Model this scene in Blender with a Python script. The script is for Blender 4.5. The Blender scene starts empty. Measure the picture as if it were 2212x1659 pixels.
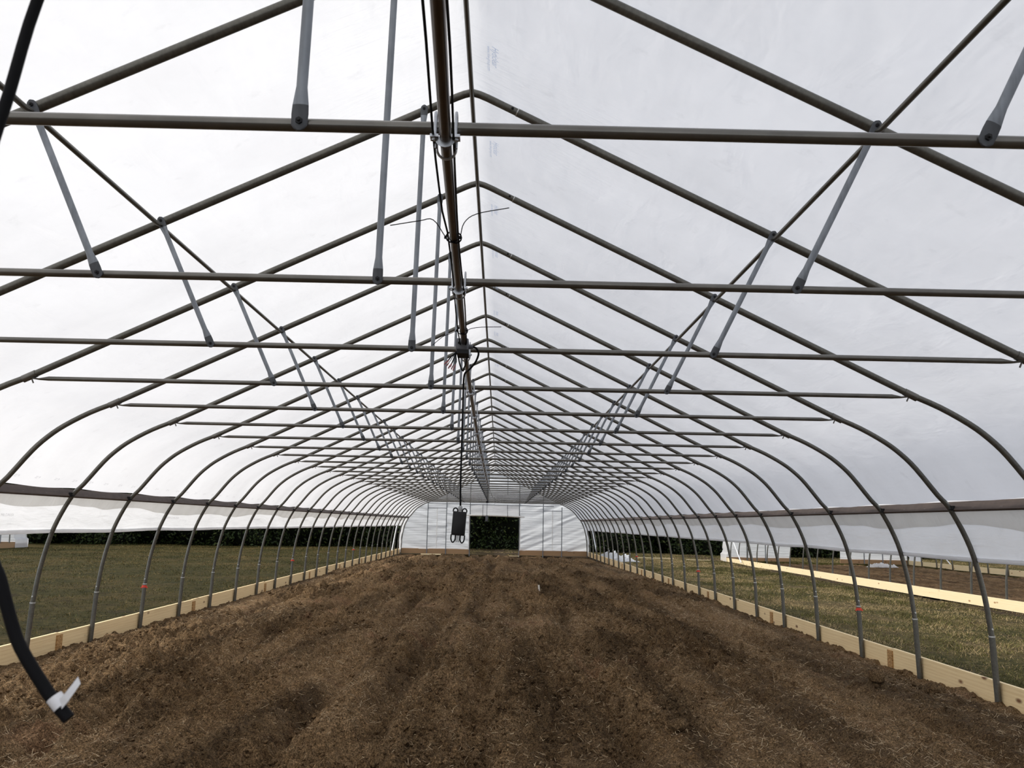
import bpy, math, random
import numpy as np
from mathutils import Vector, Matrix

SC = bpy.context.scene
COL = SC.collection
random.seed(7)
RNG = np.random.default_rng(11)

# ------------------------------------------------------------------ camera
cam_d = bpy.data.cameras.new('camera')
cam = bpy.data.objects.new('camera', cam_d)
COL.objects.link(cam)
RIGHT = Vector((0.9997135546698088, -0.014198562972875127, 0.019266795762670316))
FWD = Vector((0.01105990154688821, 0.9879763648766929, 0.15420888762587182))
UP = RIGHT.cross(FWD)
CAM_LOC = Vector((0.22593, 0.0, 1.5625))
m3 = Matrix((RIGHT, UP, -FWD)).transposed()
cam.matrix_world = Matrix.Translation(CAM_LOC) @ m3.to_4x4()
cam_d.sensor_width = 36.0
cam_d.lens = 36.0 * 1938.32 / 2212.0
cam_d.clip_start = 0.05
cam_d.clip_end = 400
cam_d.dof.use_dof = True
cam_d.dof.focus_distance = 9.0
cam_d.dof.aperture_fstop = 14.0
SC.camera = cam

# ------------------------------------------------------------------ world, sun, exposure
world = bpy.data.worlds.new('world')
SC.world = world
world.use_nodes = True
bg = world.node_tree.nodes['Background']
bg.inputs[1].default_value = 1.0
# thin overcast: milky sky, brighter towards the horizon than overhead
wt = world.node_tree
w_tc = wt.nodes.new('ShaderNodeTexCoord'); w_sx = wt.nodes.new('ShaderNodeSeparateXYZ'); w_rp = wt.nodes.new('ShaderNodeValToRGB')
wt.links.new(w_tc.outputs['Generated'], w_sx.inputs[0]); wt.links.new(w_sx.outputs['Z'], w_rp.inputs[0]); wt.links.new(w_rp.outputs[0], bg.inputs[0])
w_rp.color_ramp.elements[0].position = 0.0; w_rp.color_ramp.elements[0].color = (1.40, 1.45, 1.52, 1)
w_rp.color_ramp.elements[1].position = 1.0; w_rp.color_ramp.elements[1].color = (0.56, 0.63, 0.77, 1)
sun_d = bpy.data.lights.new('sun', 'SUN')
sun_d.energy = 3.4
sun_d.angle = math.radians(24)
sun_d.color = (1.0, 0.94, 0.84)
sun = bpy.data.objects.new('sun', sun_d)
COL.objects.link(sun)
SUN_DIR = Vector((-0.72, 0.26, 0.74)).normalized()
sun.rotation_euler = SUN_DIR.to_track_quat('Z', 'Y').to_euler()
sun.location = (-20, 10, 30)
SC.view_settings.view_transform = 'Standard'
SC.view_settings.look = 'None'
SC.view_settings.gamma = 1.0
SC.view_settings.use_curve_mapping = False
SC.view_settings.exposure = 0.0

# ------------------------------------------------------------------ scene constants (metres)
SP = 1.524
C0 = 2.47456
DK = {-1: -.005, 0: -.004, 1: -.005, 2: -.009, 3: .001, 4: .002, 5: .013, 6: .017, 7: .012, 8: .009, 9: -.012, 10: -.008, 11: -.01}
def YK(k): return (k + C0) * SP + 1.25 * DK.get(k, 0)
YE = YK(28)
YB = -3.4                       # where the tunnel skin ends behind the viewer
RIDGE_Z = 4.2475
EAVE = (3.3725, 2.609)          # where the tie bar meets the rafter
BOW = [(3.3725, 2.609), (3.60, 2.512), (3.821, 2.389), (3.97, 2.278), (4.104, 2.145), (4.296, 1.903), (4.394, 1.795), (4.51, 1.58), (4.601, 1.341), (4.68, 0.98), (4.722, 0.6375)]
POST_TOP = (4.722, 0.6375)
POST_BOT = (4.748, -0.15)
TIE_Z = 2.609

ORD = ['first', 'second', 'third', 'fourth', 'fifth', 'sixth', 'seventh', 'eighth', 'ninth', 'tenth', 'eleventh', 'twelfth', 'thirteenth', 'fourteenth', 'fifteenth', 'sixteenth', 'seventeenth', 'eighteenth', 'nineteenth', 'twentieth', 'twenty-first', 'twenty-second', 'twenty-third', 'twenty-fourth', 'twenty-fifth', 'twenty-sixth', 'twenty-seventh', 'twenty-eighth', 'twenty-ninth', 'thirtieth']

# ------------------------------------------------------------------ node helpers
def new_mat(name):
    m = bpy.data.materials.new(name)
    m.use_nodes = True
    nt = m.node_tree
    b = nt.nodes['Principled BSDF']
    return m, nt, b
def nd(nt, t, **kw):
    n = nt.nodes.new(t)
    for k, v in kw.items():
        if k.startswith('i_'):
            n.inputs[k[2:].replace('_', ' ')].default_value = v
        else:
            setattr(n, k, v)
    return n
def ramp(nt, stops, fac=None):
    r = nt.nodes.new('ShaderNodeValToRGB')
    e = r.color_ramp.elements
    while len(e) < len(stops): e.new(0.5)
    for i, (p, c) in enumerate(stops):
        e[i].position = p
        e[i].color = (c[0], c[1], c[2], 1) if not isinstance(c, (int, float)) else (c, c, c, 1)
    if fac is not None: nt.links.new(fac, r.inputs[0])
    return r
def coords(nt, scale=(1, 1, 1), kind='Object', rot=(0, 0, 0)):
    tc = nt.nodes.new('ShaderNodeTexCoord')
    mp = nt.nodes.new('ShaderNodeMapping')
    mp.inputs['Scale'].default_value = scale
    mp.inputs['Rotation'].default_value = rot
    nt.links.new(tc.outputs[kind], mp.inputs[0])
    return mp.outputs[0]
def noise(nt, vec, scale, detail=4, rough=.55, dist=0.0):
    n = nd(nt, 'ShaderNodeTexNoise')
    n.inputs['Scale'].default_value = scale
    n.inputs['Detail'].default_value = detail
    n.inputs['Roughness'].default_value = rough
    n.inputs['Distortion'].default_value = dist
    nt.links.new(vec, n.inputs['Vector'])
    return n.outputs['Fac']
def mixc(nt, fac, a, b, blend='MIX'):
    m = nt.nodes.new('ShaderNodeMix')
    m.data_type = 'RGBA'
    m.blend_type = blend
    L = nt.links
    for sock, v in ((m.inputs[0], fac), (m.inputs[6], a), (m.inputs[7], b)):
        if hasattr(v, 'is_linked'): L.new(v, sock)
        elif isinstance(v, (int, float)): sock.default_value = v
        else: sock.default_value = (v[0], v[1], v[2], 1)
    return m.outputs[2]
def bump(nt, b, h, strength, dist):
    n = nd(nt, 'ShaderNodeBump')
    n.inputs['Strength'].default_value = strength
    n.inputs['Distance'].default_value = dist
    nt.links.new(h, n.inputs['Height'])
    for s in (b if isinstance(b, list) else [b.inputs['Normal']]):
        nt.links.new(n.outputs[0], s)
    return n

M = {}
def steel(name, base, rough, metal=0.75, streak=(60, 3, 60)):
    m, nt, b = new_mat(name)
    v = coords(nt, streak)
    f = noise(nt, v, 1.0, 3)
    g = noise(nt, coords(nt), 9.0, 4)
    r1 = ramp(nt, [(.3, tuple(x * .72 for x in base)), (.7, tuple(min(1, x * 1.18) for x in base))], f)
    c = mixc(nt, .35, r1.outputs[0], ramp(nt, [(.35, tuple(x * .6 for x in base)), (.65, tuple(x * 1.2 for x in base))], g).outputs[0])
    nt.links.new(c, b.inputs['Base Color'])
    b.inputs['Metallic'].default_value = metal
    b.inputs['Roughness'].default_value = rough
    M[name] = m
steel('hoop_steel', (.135, .130, .112), .36, .55)
steel('tie_steel', (.165, .158, .142), .30, .65, (3, 60, 60))
steel('strut_steel', (.23, .25, .275), .48, .5, (60, 60, 3))
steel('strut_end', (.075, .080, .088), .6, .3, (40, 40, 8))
steel('bolt_steel', (.45, .47, .50), .35, .9)
steel('main_pipe_steel', (.10, .072, .055), .30, .75)
steel('rail_steel', (.085, .058, .045), .75, 0)
steel('brace_steel', (.55, .55, .53), .4, .4)
steel('joint_steel', (.60, .60, .58), .35, .8)
def plain(name, col, rough=.5, metal=0, spec=.5):
    m, nt, b = new_mat(name)
    b.inputs['Roughness'].default_value = rough
    b.inputs['Metallic'].default_value = metal
    b.inputs['Specular IOR Level'].default_value = spec
    g = noise(nt, coords(nt), 30.0, 3)
    r = ramp(nt, [(.3, tuple(x * .85 for x in col)), (.7, tuple(min(1, x * 1.1) for x in col))], g)
    nt.links.new(r.outputs[0], b.inputs['Base Color'])
    M[name] = m
    return m
plain('cable_black', (.006, .006, .007), .7, spec=.12)
plain('plastic_black', (.012, .012, .013), .6, spec=.3)
plain('plastic_grey', (.10, .105, .12), .5)
plain('gland_grey', (.33, .34, .34), .5)
plain('white_pipe', (.85, .85, .84), .35)
plain('white_tape', (.80, .80, .82), .5)
plain('red_tape', (.75, .06, .03), .6)
plain('pink_wire', (.34, .12, .13), .5)
plain('stake_white', (.82, .78, .70), .7)
plain('straw', (.44, .335, .21), .9, spec=.1)
plain('film_roll', (.90, .90, .88), .5)
plain('leaf_core_shade', (.004, .005, .002), .9, spec=.1)

def film(name, body, trans_col, trans, gloss_rough=.25, wr=(1, 1, 1), wscale=2.0, wstr=.25, rot=(0, 0, 0), ridge=False):
    """greenhouse poly film: mostly passes light on diffusely, a little is thrown back, faint sheen"""
    m = bpy.data.materials.new(name)
    m.use_nodes = True
    nt = m.node_tree
    nt.nodes.remove(nt.nodes['Principled BSDF'])
    out = nt.nodes['Material Output']
    v = coords(nt)
    dirt = noise(nt, v, 1.3, 6, .62)
    sm = noise(nt, v, 6.0, 5, .6)
    rd = ramp(nt, [(.30, .93), (.62, 1.0)], dirt)
    rs = ramp(nt, [(.62, 1.0), (.80, .90)], sm)
    dm = mixc(nt, 1.0, rd.outputs[0], rs.outputs[0], 'MULTIPLY')
    tcol = mixc(nt, 1.0, trans_col, dm, 'MULTIPLY')
    dcol = mixc(nt, 1.0, body, dm, 'MULTIPLY')
    tr = nd(nt, 'ShaderNodeBsdfTranslucent')
    df = nd(nt, 'ShaderNodeBsdfDiffuse')
    gl = nd(nt, 'ShaderNodeBsdfGlossy')
    gl.inputs['Roughness'].default_value = gloss_rough
    nt.links.new(tcol, tr.inputs[0])
    nt.links.new(dcol, df.inputs[0])
    w = noise(nt, coords(nt, wr, rot=rot), wscale, 3, .5, .4)
    w2 = noise(nt, coords(nt, (1, 1, 1)), 1.1, 2)
    hh = nd(nt, 'ShaderNodeMath', operation='MULTIPLY')
    nt.links.new(w, hh.inputs[0]); nt.links.new(w2, hh.inputs[1])
    if ridge:      # gathered folds fanning away from the ridge pipe
        sx = nd(nt, 'ShaderNodeSeparateXYZ'); nt.links.new(v, sx.inputs[0])
        ax = nd(nt, 'ShaderNodeMath', operation='ABSOLUTE'); nt.links.new(sx.outputs[0], ax.inputs[0])
        mr = nd(nt, 'ShaderNodeMapRange'); nt.links.new(ax.outputs[0], mr.inputs[0])
        mr.inputs[1].default_value = .15; mr.inputs[2].default_value = 1.3; mr.inputs[3].default_value = .9; mr.inputs[4].default_value = 0
        fold = noise(nt, coords(nt, (2.0, 11.0, 1.0), rot=(0, 0, .55)), 2.2, 3, .5, .5)
        patch = ramp(nt, [(.42, 0.0), (.62, 1.0)], noise(nt, v, .9, 2))
        f1 = nd(nt, 'ShaderNodeMath', operation='MULTIPLY'); nt.links.new(fold, f1.inputs[0]); nt.links.new(mr.outputs[0], f1.inputs[1])
        f2 = nd(nt, 'ShaderNodeMath', operation='MULTIPLY'); nt.links.new(f1.outputs[0], f2.inputs[0]); nt.links.new(patch.outputs[0], f2.inputs[1])
        h2 = nd(nt, 'ShaderNodeMath', operation='ADD'); nt.links.new(hh.outputs[0], h2.inputs[0]); nt.links.new(f2.outputs[0], h2.inputs[1])
        hh = h2
    bump(nt, [tr.inputs['Normal'], df.inputs['Normal'], gl.inputs['Normal']], hh.outputs[0], wstr, .05)
    a = nd(nt, 'ShaderNodeMixShader')
    a.inputs[0].default_value = trans
    nt.links.new(df.outputs[0], a.inputs[1]); nt.links.new(tr.outputs[0], a.inputs[2])
    b2 = nd(nt, 'ShaderNodeMixShader')
    lw = nd(nt, 'ShaderNodeLayerWeight'); lw.inputs[0].default_value = .5
    pw = nd(nt, 'ShaderNodeMath', operation='POWER'); pw.inputs[1].default_value = 5.0
    ma = nd(nt, 'ShaderNodeMath', operation='MULTIPLY_ADD'); ma.inputs[1].default_value = .35; ma.inputs[2].default_value = .025
    nt.links.new(lw.outputs['Facing'], pw.inputs[0]); nt.links.new(pw.outputs[0], ma.inputs[0])
    nt.links.new(ma.outputs[0], b2.inputs[0])
    nt.links.new(a.outputs[0], b2.inputs[1]); nt.links.new(gl.outputs[0], b2.inputs[2])
    nt.links.new(b2.outputs[0], out.inputs[0])
    M[name] = m
film('roof_film', (.91, .91, .925), (.93, .93, .95), .575, .22, (1.2, .5, 2.0), 4.0, .45, ridge=True)
film('print_blue', (.50, .60, .78), (.62, .70, .86), .80)
film('print_grey', (.55, .55, .57), (.66, .66, .68), .80)
film('curtain_film', (.88, .88, .89), (.93, .93, .94), .56, .2, (1, .9, 5), 3.0, .7, (0.9, 0, 0))
film('flap_film', (.80, .79, .76), (.88, .87, .84), .60, .25, (1, 5, 1), 3.0, .6)
film('end_film', (.88, .90, .94), (.96, .98, 1.0), .80, .2, (.5, 1, 8.0), 1.5, 1.0, (0, .24, 0))
film('fold_film', (.93, .93, .94), (.95, .95, .96), .55, .3, (1, 1, 4), 3.0, .5)

def wood(name, light, dark, knot, axis=1, seed=0.0):
    m, nt, b = new_mat(name)
    sc = [14, 14, 14]; sc[axis] = .7
    tc = nt.nodes.new('ShaderNodeTexCoord')
    inf = nt.nodes.new('ShaderNodeObjectInfo')
    add = nd(nt, 'ShaderNodeVectorMath', operation='ADD')
    mul = nd(nt, 'ShaderNodeVectorMath', operation='SCALE'); mul.inputs['Scale'].default_value = 40
    nt.links.new(inf.outputs['Random'], mul.inputs[0])
    nt.links.new(tc.outputs['Object'], add.inputs[0]); nt.links.new(mul.outputs[0], add.inputs[1])
    mp = nt.nodes.new('ShaderNodeMapping'); mp.inputs['Scale'].default_value = sc
    nt.links.new(add.outputs[0], mp.inputs[0])
    n1 = noise(nt, mp.outputs[0], 2.2, 5, .6, 1.2)
    wv = nd(nt, 'ShaderNodeTexWave', wave_type='RINGS', rings_direction='Y' if axis == 1 else 'X')
    wv.inputs['Scale'].default_value = .9; wv.inputs['Distortion'].default_value = 5; wv.inputs['Detail'].default_value = 2
    nt.links.new(mp.outputs[0], wv.inputs[0])
    c = mixc(nt, n1, dark, light)
    c = mixc(nt, .22, c, ramp(nt, [(.2, dark), (.6, light)], wv.outputs['Fac']).outputs[0])
    mk = nt.nodes.new('ShaderNodeMapping'); ks = [5.5, 5.5, 5.5]; ks[axis] = 2.2
    mk.inputs['Scale'].default_value = ks
    nt.links.new(add.outputs[0], mk.inputs[0])
    vo = nd(nt, 'ShaderNodeTexVoronoi'); vo.inputs['Scale'].default_value = 1.0
    nt.links.new(mk.outputs[0], vo.inputs['Vector'])
    kr = ramp(nt, [(.07, 1.0), (.15, 0.0)], vo.outputs['Distance'])
    c = mixc(nt, kr.outputs[0], c, knot)
    nt.links.new(c, b.inputs['Base Color'])
    b.inputs['Roughness'].default_value = .75
    bump(nt, b, n1, .25, .01)
    M[name] = m
wood('pine', (.96, .77, .45), (.74, .52, .26), (.20, .09, .035))
wood('pine_cross', (.44, .28, .15), (.30, .18, .09), (.10, .05, .025), 0)
wood('pine_pale', (.95, .82, .55), (.85, .66, .36), (.40, .22, .09))
def osb():
    m, nt, b = new_mat('splice_wood')
    n = noise(nt, coords(nt, (30, 30, 70)), 1.0, 3, .6, .8)
    r = ramp(nt, [(.35, (.22, .11, .035)), (.5, (.42, .23, .08)), (.68, (.60, .38, .16))], n)
    nt.links.new(r.outputs[0], b.inputs['Base Color']); b.inputs['Roughness'].default_value = .8
    M['splice_wood'] = m
osb()
def soil_mat():
    m, nt, b = new_mat('soil')
    v = coords(nt)
    a = noise(nt, v, .55, 5, .6)
    f = noise(nt, v, 8.0, 8, .70)
    g = noise(nt, v, 55.0, 6, .75)
    bands = noise(nt, coords(nt, (1.7, .16, 1)), 1.0, 5, .6, .6)
    g2 = noise(nt, v, 110.0, 5, .8)
    c1 = ramp(nt, [(.36, (.085, .047, .020)), (.5, (.178, .111, .055)), (.64, (.250, .168, .092))], f)
    c2 = ramp(nt, [(.38, (.110, .067, .031)), (.50, (.185, .118, .060)), (.58, (.225, .149, .079)), (.66, (.235, .132, .075))], a)
    c = mixc(nt, .45, c1.outputs[0], c2.outputs[0])
    c = mixc(nt, 1.0, c, ramp(nt, [(.38, .55), (.5, .95), (.62, 1.25)], bands).outputs[0], 'MULTIPLY')
    c = mixc(nt, 1.0, c, ramp(nt, [(.36, .30), (.47, .80), (.55, 1.10), (.66, 1.8)], g).outputs[0], 'MULTIPLY')
    c = mixc(nt, .8, c, ramp(nt, [(.36, .35), (.5, .95), (.64, 1.7)], g2).outputs[0], 'MULTIPLY')
    nt.links.new(c, b.inputs['Base Color'])
    b.inputs['Roughness'].default_value = .95
    b.inputs['Specular IOR Level'].default_value = .10
    s = nd(nt, 'ShaderNodeMath', operation='ADD')
    nt.links.new(noise(nt, v, 20.0, 8, .75), s.inputs[0]); nt.links.new(g, s.inputs[1])
    bump(nt, b, s.outputs[0], .8, .022)
    M['soil'] = m
soil_mat()
def ground_mat():
    m, nt, b = new_mat('turf')
    v = coords(nt)
    a = noise(nt, v, .35, 4, .6)
    f = noise(nt, v, 5.0, 7, .7)
    g = noise(nt, coords(nt, (1, 1, 1)), 45.0, 5, .75)
    c1 = ramp(nt, [(.38, (.032, .030, .008)), (.5, (.108, .088, .027)), (.62, (.225, .165, .076))], f)
    c2 = ramp(nt, [(.40, (.038, .043, .008)), (.5, (.075, .066, .018)), (.60, (.150, .105, .052))], a)
    c = mixc(nt, .5, c1.outputs[0], c2.outputs[0])
    bare = noise(nt, v, 1.1, 5, .65)
    sx = nd(nt, 'ShaderNodeSeparateXYZ'); nt.links.new(v, sx.inputs[0])
    ab = nd(nt, 'ShaderNodeMath', operation='ABSOLUTE'); nt.links.new(sx.outputs[0], ab.inputs[0])
    # bare dug earth beside the boards of both tunnels
    m1 = nd(nt, 'ShaderNodeMapRange'); nt.links.new(ab.outputs[0], m1.inputs[0])
    m1.inputs[1].default_value = 4.9; m1.inputs[2].default_value = 5.9; m1.inputs[3].default_value = .30; m1.inputs[4].default_value = 0
    d2 = nd(nt, 'ShaderNodeMath', operation='SUBTRACT'); nt.links.new(sx.outputs[0], d2.inputs[0]); d2.inputs[1].default_value = 11.62
    a2 = nd(nt, 'ShaderNodeMath', operation='ABSOLUTE'); nt.links.new(d2.outputs[0], a2.inputs[0])
    m2 = nd(nt, 'ShaderNodeMapRange'); nt.links.new(a2.outputs[0], m2.inputs[0])
    m2.inputs[1].default_value = .15; m2.inputs[2].default_value = 1.1; m2.inputs[3].default_value = .30; m2.inputs[4].default_value = 0
    su = nd(nt, 'ShaderNodeMath', operation='MAXIMUM'); nt.links.new(m1.outputs[0], su.inputs[0]); nt.links.new(m2.outputs[0], su.inputs[1])
    ad = nd(nt, 'ShaderNodeMath', operation='ADD'); nt.links.new(su.outputs[0], ad.inputs[0]); nt.links.new(bare, ad.inputs[1])
    br = ramp(nt, [(.58, 0.0), (.70, 1.0)], ad.outputs[0])
    earth = ramp(nt, [(.32, (.030, .020, .011)), (.5, (.070, .048, .028)), (.68, (.120, .088, .055))], f)
    c = mixc(nt, br.outputs[0], c, earth.outputs[0])
    c = mixc(nt, 1.0, c, ramp(nt, [(.34, .3), (.48, .85), (.56, 1.1), (.68, 2.0)], g).outputs[0], 'MULTIPLY')
    # turf left of the centre line is multiplied darker and less blue
    ml = nd(nt, 'ShaderNodeMath', operation='LESS_THAN'); nt.links.new(sx.outputs[0], ml.inputs[0]); ml.inputs[1].default_value = 0
    c = mixc(nt, ml.outputs[0], c, (.68, .68, .48), 'MULTIPLY')
    nt.links.new(c, b.inputs['Base Color'])
    b.inputs['Roughness'].default_value = .95; b.inputs['Specular IOR Level'].default_value = .1
    bump(nt, b, g, 1.0, .05)
    M['turf'] = m
ground_mat()
def col_mat(name, rough=.8, trans=0):
    m, nt, b = new_mat(name)
    a = nd(nt, 'ShaderNodeVertexColor'); a.layer_name = 'Col'
    nt.links.new(a.outputs[0], b.inputs['Base Color'])
    b.inputs['Roughness'].default_value = rough; b.inputs['Specular IOR Level'].default_value = .2
    M[name] = m
col_mat('blades'); col_mat('leaves', .55)

# ------------------------------------------------------------------ mesh helpers
class MB:
    def __init__(s): s.v = []; s.f = []; s.mi = []; s.n = 0
    def add(s, V, F, mi=0):
        s.v.extend([tuple(p) for p in V])
        s.f.extend([tuple(i + s.n for i in f) for f in F]); s.mi.extend([mi] * len(F))
        s.n += len(V)
    def tube(s, path, r, n=10, caps=True, side=None, mi=0, closed=False):
        """r: a number, or one (width, thickness) pair per ring; side fixes the width direction"""
        P = [Vector(p) for p in path]; k = len(P)
        V = []; prev = None
        for i in range(k):
            if closed: t = P[(i + 1) % k] - P[i - 1]
            else: t = P[min(i + 1, k - 1)] - P[max(i - 1, 0)]
            t.normalize()
            if side is not None: a = Vector(side)
            elif prev is None: a = Vector((0, 0, 1)) if abs(t.z) < .9 else Vector((0, 1, 0))
            else: a = prev
            a = a - t * a.dot(t); a.normalize(); prev = a
            b = t.cross(a)
            ra, rb = (r, r) if isinstance(r, (int, float)) else (r[i] if isinstance(r[i], tuple) else (r[i], r[i]))
            for j in range(n):
                q = 2 * math.pi * j / n
                V.append(P[i] + a * (math.cos(q) * ra) + b * (math.sin(q) * rb))
        F = []
        for i in range(k if closed else k - 1):
            i2 = (i + 1) % k
            for j in range(n):
                j2 = (j + 1) % n
                F.append((i * n + j, i2 * n + j, i2 * n + j2, i * n + j2))
        if caps and not closed:
            F.append(tuple(range(n))); F.append(tuple((k - 1) * n + j for j in reversed(range(n))))
        s.add(V, F, mi); return s
    def box(s, c, d, rot=None, mi=0, bev=0.0):
        x, y, z = [q / 2 for q in d]
        if bev <= 0:
            V = [Vector((a, b, e)) for a in (-x, x) for b in (-y, y) for e in (-z, z)]
            F = [(0, 1, 3, 2), (4, 6, 7, 5), (0, 4, 5, 1), (2, 3, 7, 6), (0, 2, 6, 4), (1, 5, 7, 3)]
        else:
            V = []; F = []
            o = []
            for yy, ins in ((-y, bev), (-y + bev, 0), (y - bev, 0), (y, bev)):
                base = len(V); o.append(base)
                X = x - ins; Z = z - ins; B = bev
                for (sx, sz) in ((1, 1), (-1, 1), (-1, -1), (1, -1)):
                    p1 = (sx * X, sz * (Z - B)); p2 = (sx * (X - B), sz * Z)
                    for q in ((p1, p2) if sx * sz > 0 else (p2, p1)):
                        V.append(Vector((q[0], yy, q[1])))
            for i in range(3):
                for j in range(8):
                    j2 = (j + 1) % 8
                    F.append((o[i] + j, o[i] + j2, o[i + 1] + j2, o[i + 1] + j))
            F.append(tuple(o[0] + j for j in reversed(range(8)))); F.append(tuple(o[3] + j for j in range(8)))
        if rot is not None: V = [rot @ p for p in V]
        V = [p + Vector(c) for p in V]
        s.add(V, F, mi); return s
    def grid(s, A, mi=0):
        """A: rows of points"""
        nr, nc = len(A), len(A[0])
        V = [p for row in A for p in row]
        F = [(i * nc + j, i * nc + j + 1, (i + 1) * nc + j + 1, (i + 1) * nc + j) for i in range(nr - 1) for j in range(nc - 1)]
        s.add(V, F, mi); return s
    def mesh(s, name, mats, smooth=True):
        me = bpy.data.meshes.new(name)
        me.from_pydata([tuple(p) for p in s.v], [], s.f)
        for m in (mats if isinstance(mats, (list, tuple)) else [mats]): me.materials.append(M[m])
        if any(s.mi): me.polygons.foreach_set('material_index', s.mi)
        if smooth:
            me.polygons.foreach_set('use_smooth', [True] * len(s.f))
            try: me.set_sharp_from_angle(angle=math.radians(40))
            except Exception: pass
        me.update()
        return me
def inst(name, me, parent=None, loc=(0, 0, 0), rot=(0, 0, 0), scale=(1, 1, 1)):
    o = bpy.data.objects.new(name, me); COL.objects.link(o)
    o.location = loc; o.rotation_euler = rot; o.scale = scale
    if parent is not None: o.parent = parent
    return o
def empty(name, loc=(0, 0, 0)):
    o = bpy.data.objects.new(name, None); COL.objects.link(o); o.location = loc
    o.empty_display_size = .1
    return o
def tag(o, label=None, cat=None, group=None, kind=None):
    if label: o['label'] = label
    if cat: o['category'] = cat
    if group: o['group'] = group
    if kind: o['kind'] = kind
    return o
def np_mesh(name, V, F, mat, smooth=True, cols=None):
    me = bpy.data.meshes.new(name)
    nv, nf, fs = len(V), len(F), F.shape[1]
    me.vertices.add(nv); me.vertices.foreach_set('co', np.asarray(V, np.float32).ravel())
    me.loops.add(nf * fs); me.loops.foreach_set('vertex_index', np.asarray(F, np.int32).ravel())
    me.polygons.add(nf)
    me.polygons.foreach_set('loop_start', np.arange(0, nf * fs, fs, dtype=np.int32))
    me.polygons.foreach_set('loop_total', np.full(nf, fs, np.int32))
    me.polygons.foreach_set('use_smooth', np.full(nf, smooth))
    me.update(calc_edges=True)
    me.materials.append(M[mat])
    if cols is not None:
        ca = me.color_attributes.new('Col', 'FLOAT_COLOR', 'POINT')
        ca.data.foreach_set('color', np.asarray(cols, np.float32).ravel())
    return me
def grid_faces(nr, nc):
    i, j = np.meshgrid(np.arange(nr - 1), np.arange(nc - 1), indexing='ij')
    a = (i * nc + j).ravel()
    return np.stack([a, a + 1, a + nc + 1, a + nc], 1)
def cr(points, sub=4):
    """Catmull-Rom through the points"""
    P = [Vector(p) for p in points]
    P = [P[0] * 2 - P[1]] + P + [P[-1] * 2 - P[-2]]
    out = []
    for i in range(1, len(P) - 2):
        for t in range(sub):
            t /= sub
            a, b, c, d = P[i - 1:i + 3]
            out.append(.5 * ((2 * b) + (c - a) * t + (2 * a - 5 * b + 4 * c - d) * t * t + (3 * b - a - 3 * c + d) * t ** 3))
    out.append(P[-2])
    return out

# value noise on arrays
def _h(ix, iy, sd):
    n = (ix.astype(np.int64) * 374761393 + iy.astype(np.int64) * 668265263 + sd * 1442695041) & 0xFFFFFFFF
    n = ((n ^ (n >> 13)) * 1274126177) & 0xFFFFFFFF
    return ((n ^ (n >> 16)) & 0xFFFF) / 65535.0
def vn(x, y, sd=0):
    ix, iy = np.floor(x), np.floor(y); fx, fy = x - ix, y - iy
    fx = fx * fx * (3 - 2 * fx); fy = fy * fy * (3 - 2 * fy)
    a, b = _h(ix, iy, sd), _h(ix + 1, iy, sd); c, d = _h(ix, iy + 1, sd), _h(ix + 1, iy + 1, sd)
    return (a * (1 - fx) + b * fx) * (1 - fy) + (c * (1 - fx) + d * fx) * fy
def clods(x, y, sc, sd, dens):
    """heights of half buried round lumps, one or none per cell; dens in 0..1 may vary over the bed"""
    u, v = x * sc, y * sc
    iu, iv = np.floor(u), np.floor(v)
    h = np.zeros_like(u)
    for a in (-1, 0, 1):
        for b in (-1, 0, 1):
            cu, cv = iu + a, iv + b
            on = _h(cu, cv, sd + 3) < dens
            r = .22 + .40 * _h(cu, cv, sd + 2)
            d2 = ((u - cu - _h(cu, cv, sd)) * (.8 + .5 * _h(cu, cv, sd + 4))) ** 2 + ((v - cv - _h(cu, cv, sd + 1)) * (.8 + .5 * _h(cu, cv, sd + 5))) ** 2
            h = np.maximum(h, np.where(on, np.sqrt(np.maximum(r * r - d2, 0)), 0))
    return h / sc
def soil_h(x, y, fine=True):
    x = np.asarray(x, float); y = np.asarray(y, float)
    wob = (vn(y * .35, x * 0 + 3.1, 5) - .5) * .22 + (vn(y * 1.6, x * 0, 6) - .5) * .08
    z = 0 * x
    for i, xc in enumerate((-3.95, -2.72, -1.36, -.62, .02, 1.30, 2.55, 3.85)):
        dd = x - xc - wob * (1 if i % 2 else -.7)
        dep = (.085, .105, .090, .080, .110, .105, .090, .080)[i] * (.55 + .9 * vn(y * .4 + i * 7, y * 0 + i, 9))
        z = z - dep * np.exp(-(dd / .13) ** 2) + .40 * dep * np.exp(-((dd + .26) / .17) ** 2) + .30 * dep * np.exp(-((dd - .26) / .17) ** 2)
    z = z + (vn(x * .9, y * .6, 1) - .5) * .07
    rough = .42 + 1.15 * vn(x * .8 + 3, y * .35, 12) ** 1.5
    if fine:
        r1 = vn(x * 4.2, y * 3.6, 2); r2 = vn(x * 9.5, y * 9, 3); r3 = vn(x * 21, y * 20, 4); r4 = vn(x * 45, y * 44, 7)
        lump_ = np.maximum(r2 - .50, 0) * .19
        r5 = vn(x * 13 + 2, y * 12, 8)
        dn = np.clip((rough - .62) * 1.5, .03, .95)
        z = z + .75 * np.maximum(clods(x, y, 7.5, 40, dn * .45), np.maximum(clods(x, y, 14, 50, dn * .8), clods(x, y, 27, 60, dn)))
        z = z + rough * ((r1 - .5) * .075 + lump_ - np.maximum(.34 - r5, 0) * .16 + np.maximum(r3 - .48, 0) * .10 + (r4 - .5) * .030)
    ax = np.abs(x)
    edge = np.clip((ax - 4.0) / .7, 0, 1)
    z = z * (1 - .55 * edge) + .015 * edge
    z = z - np.clip((y - 32) / 9, 0, 1) * .10
    return z + .01
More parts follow.
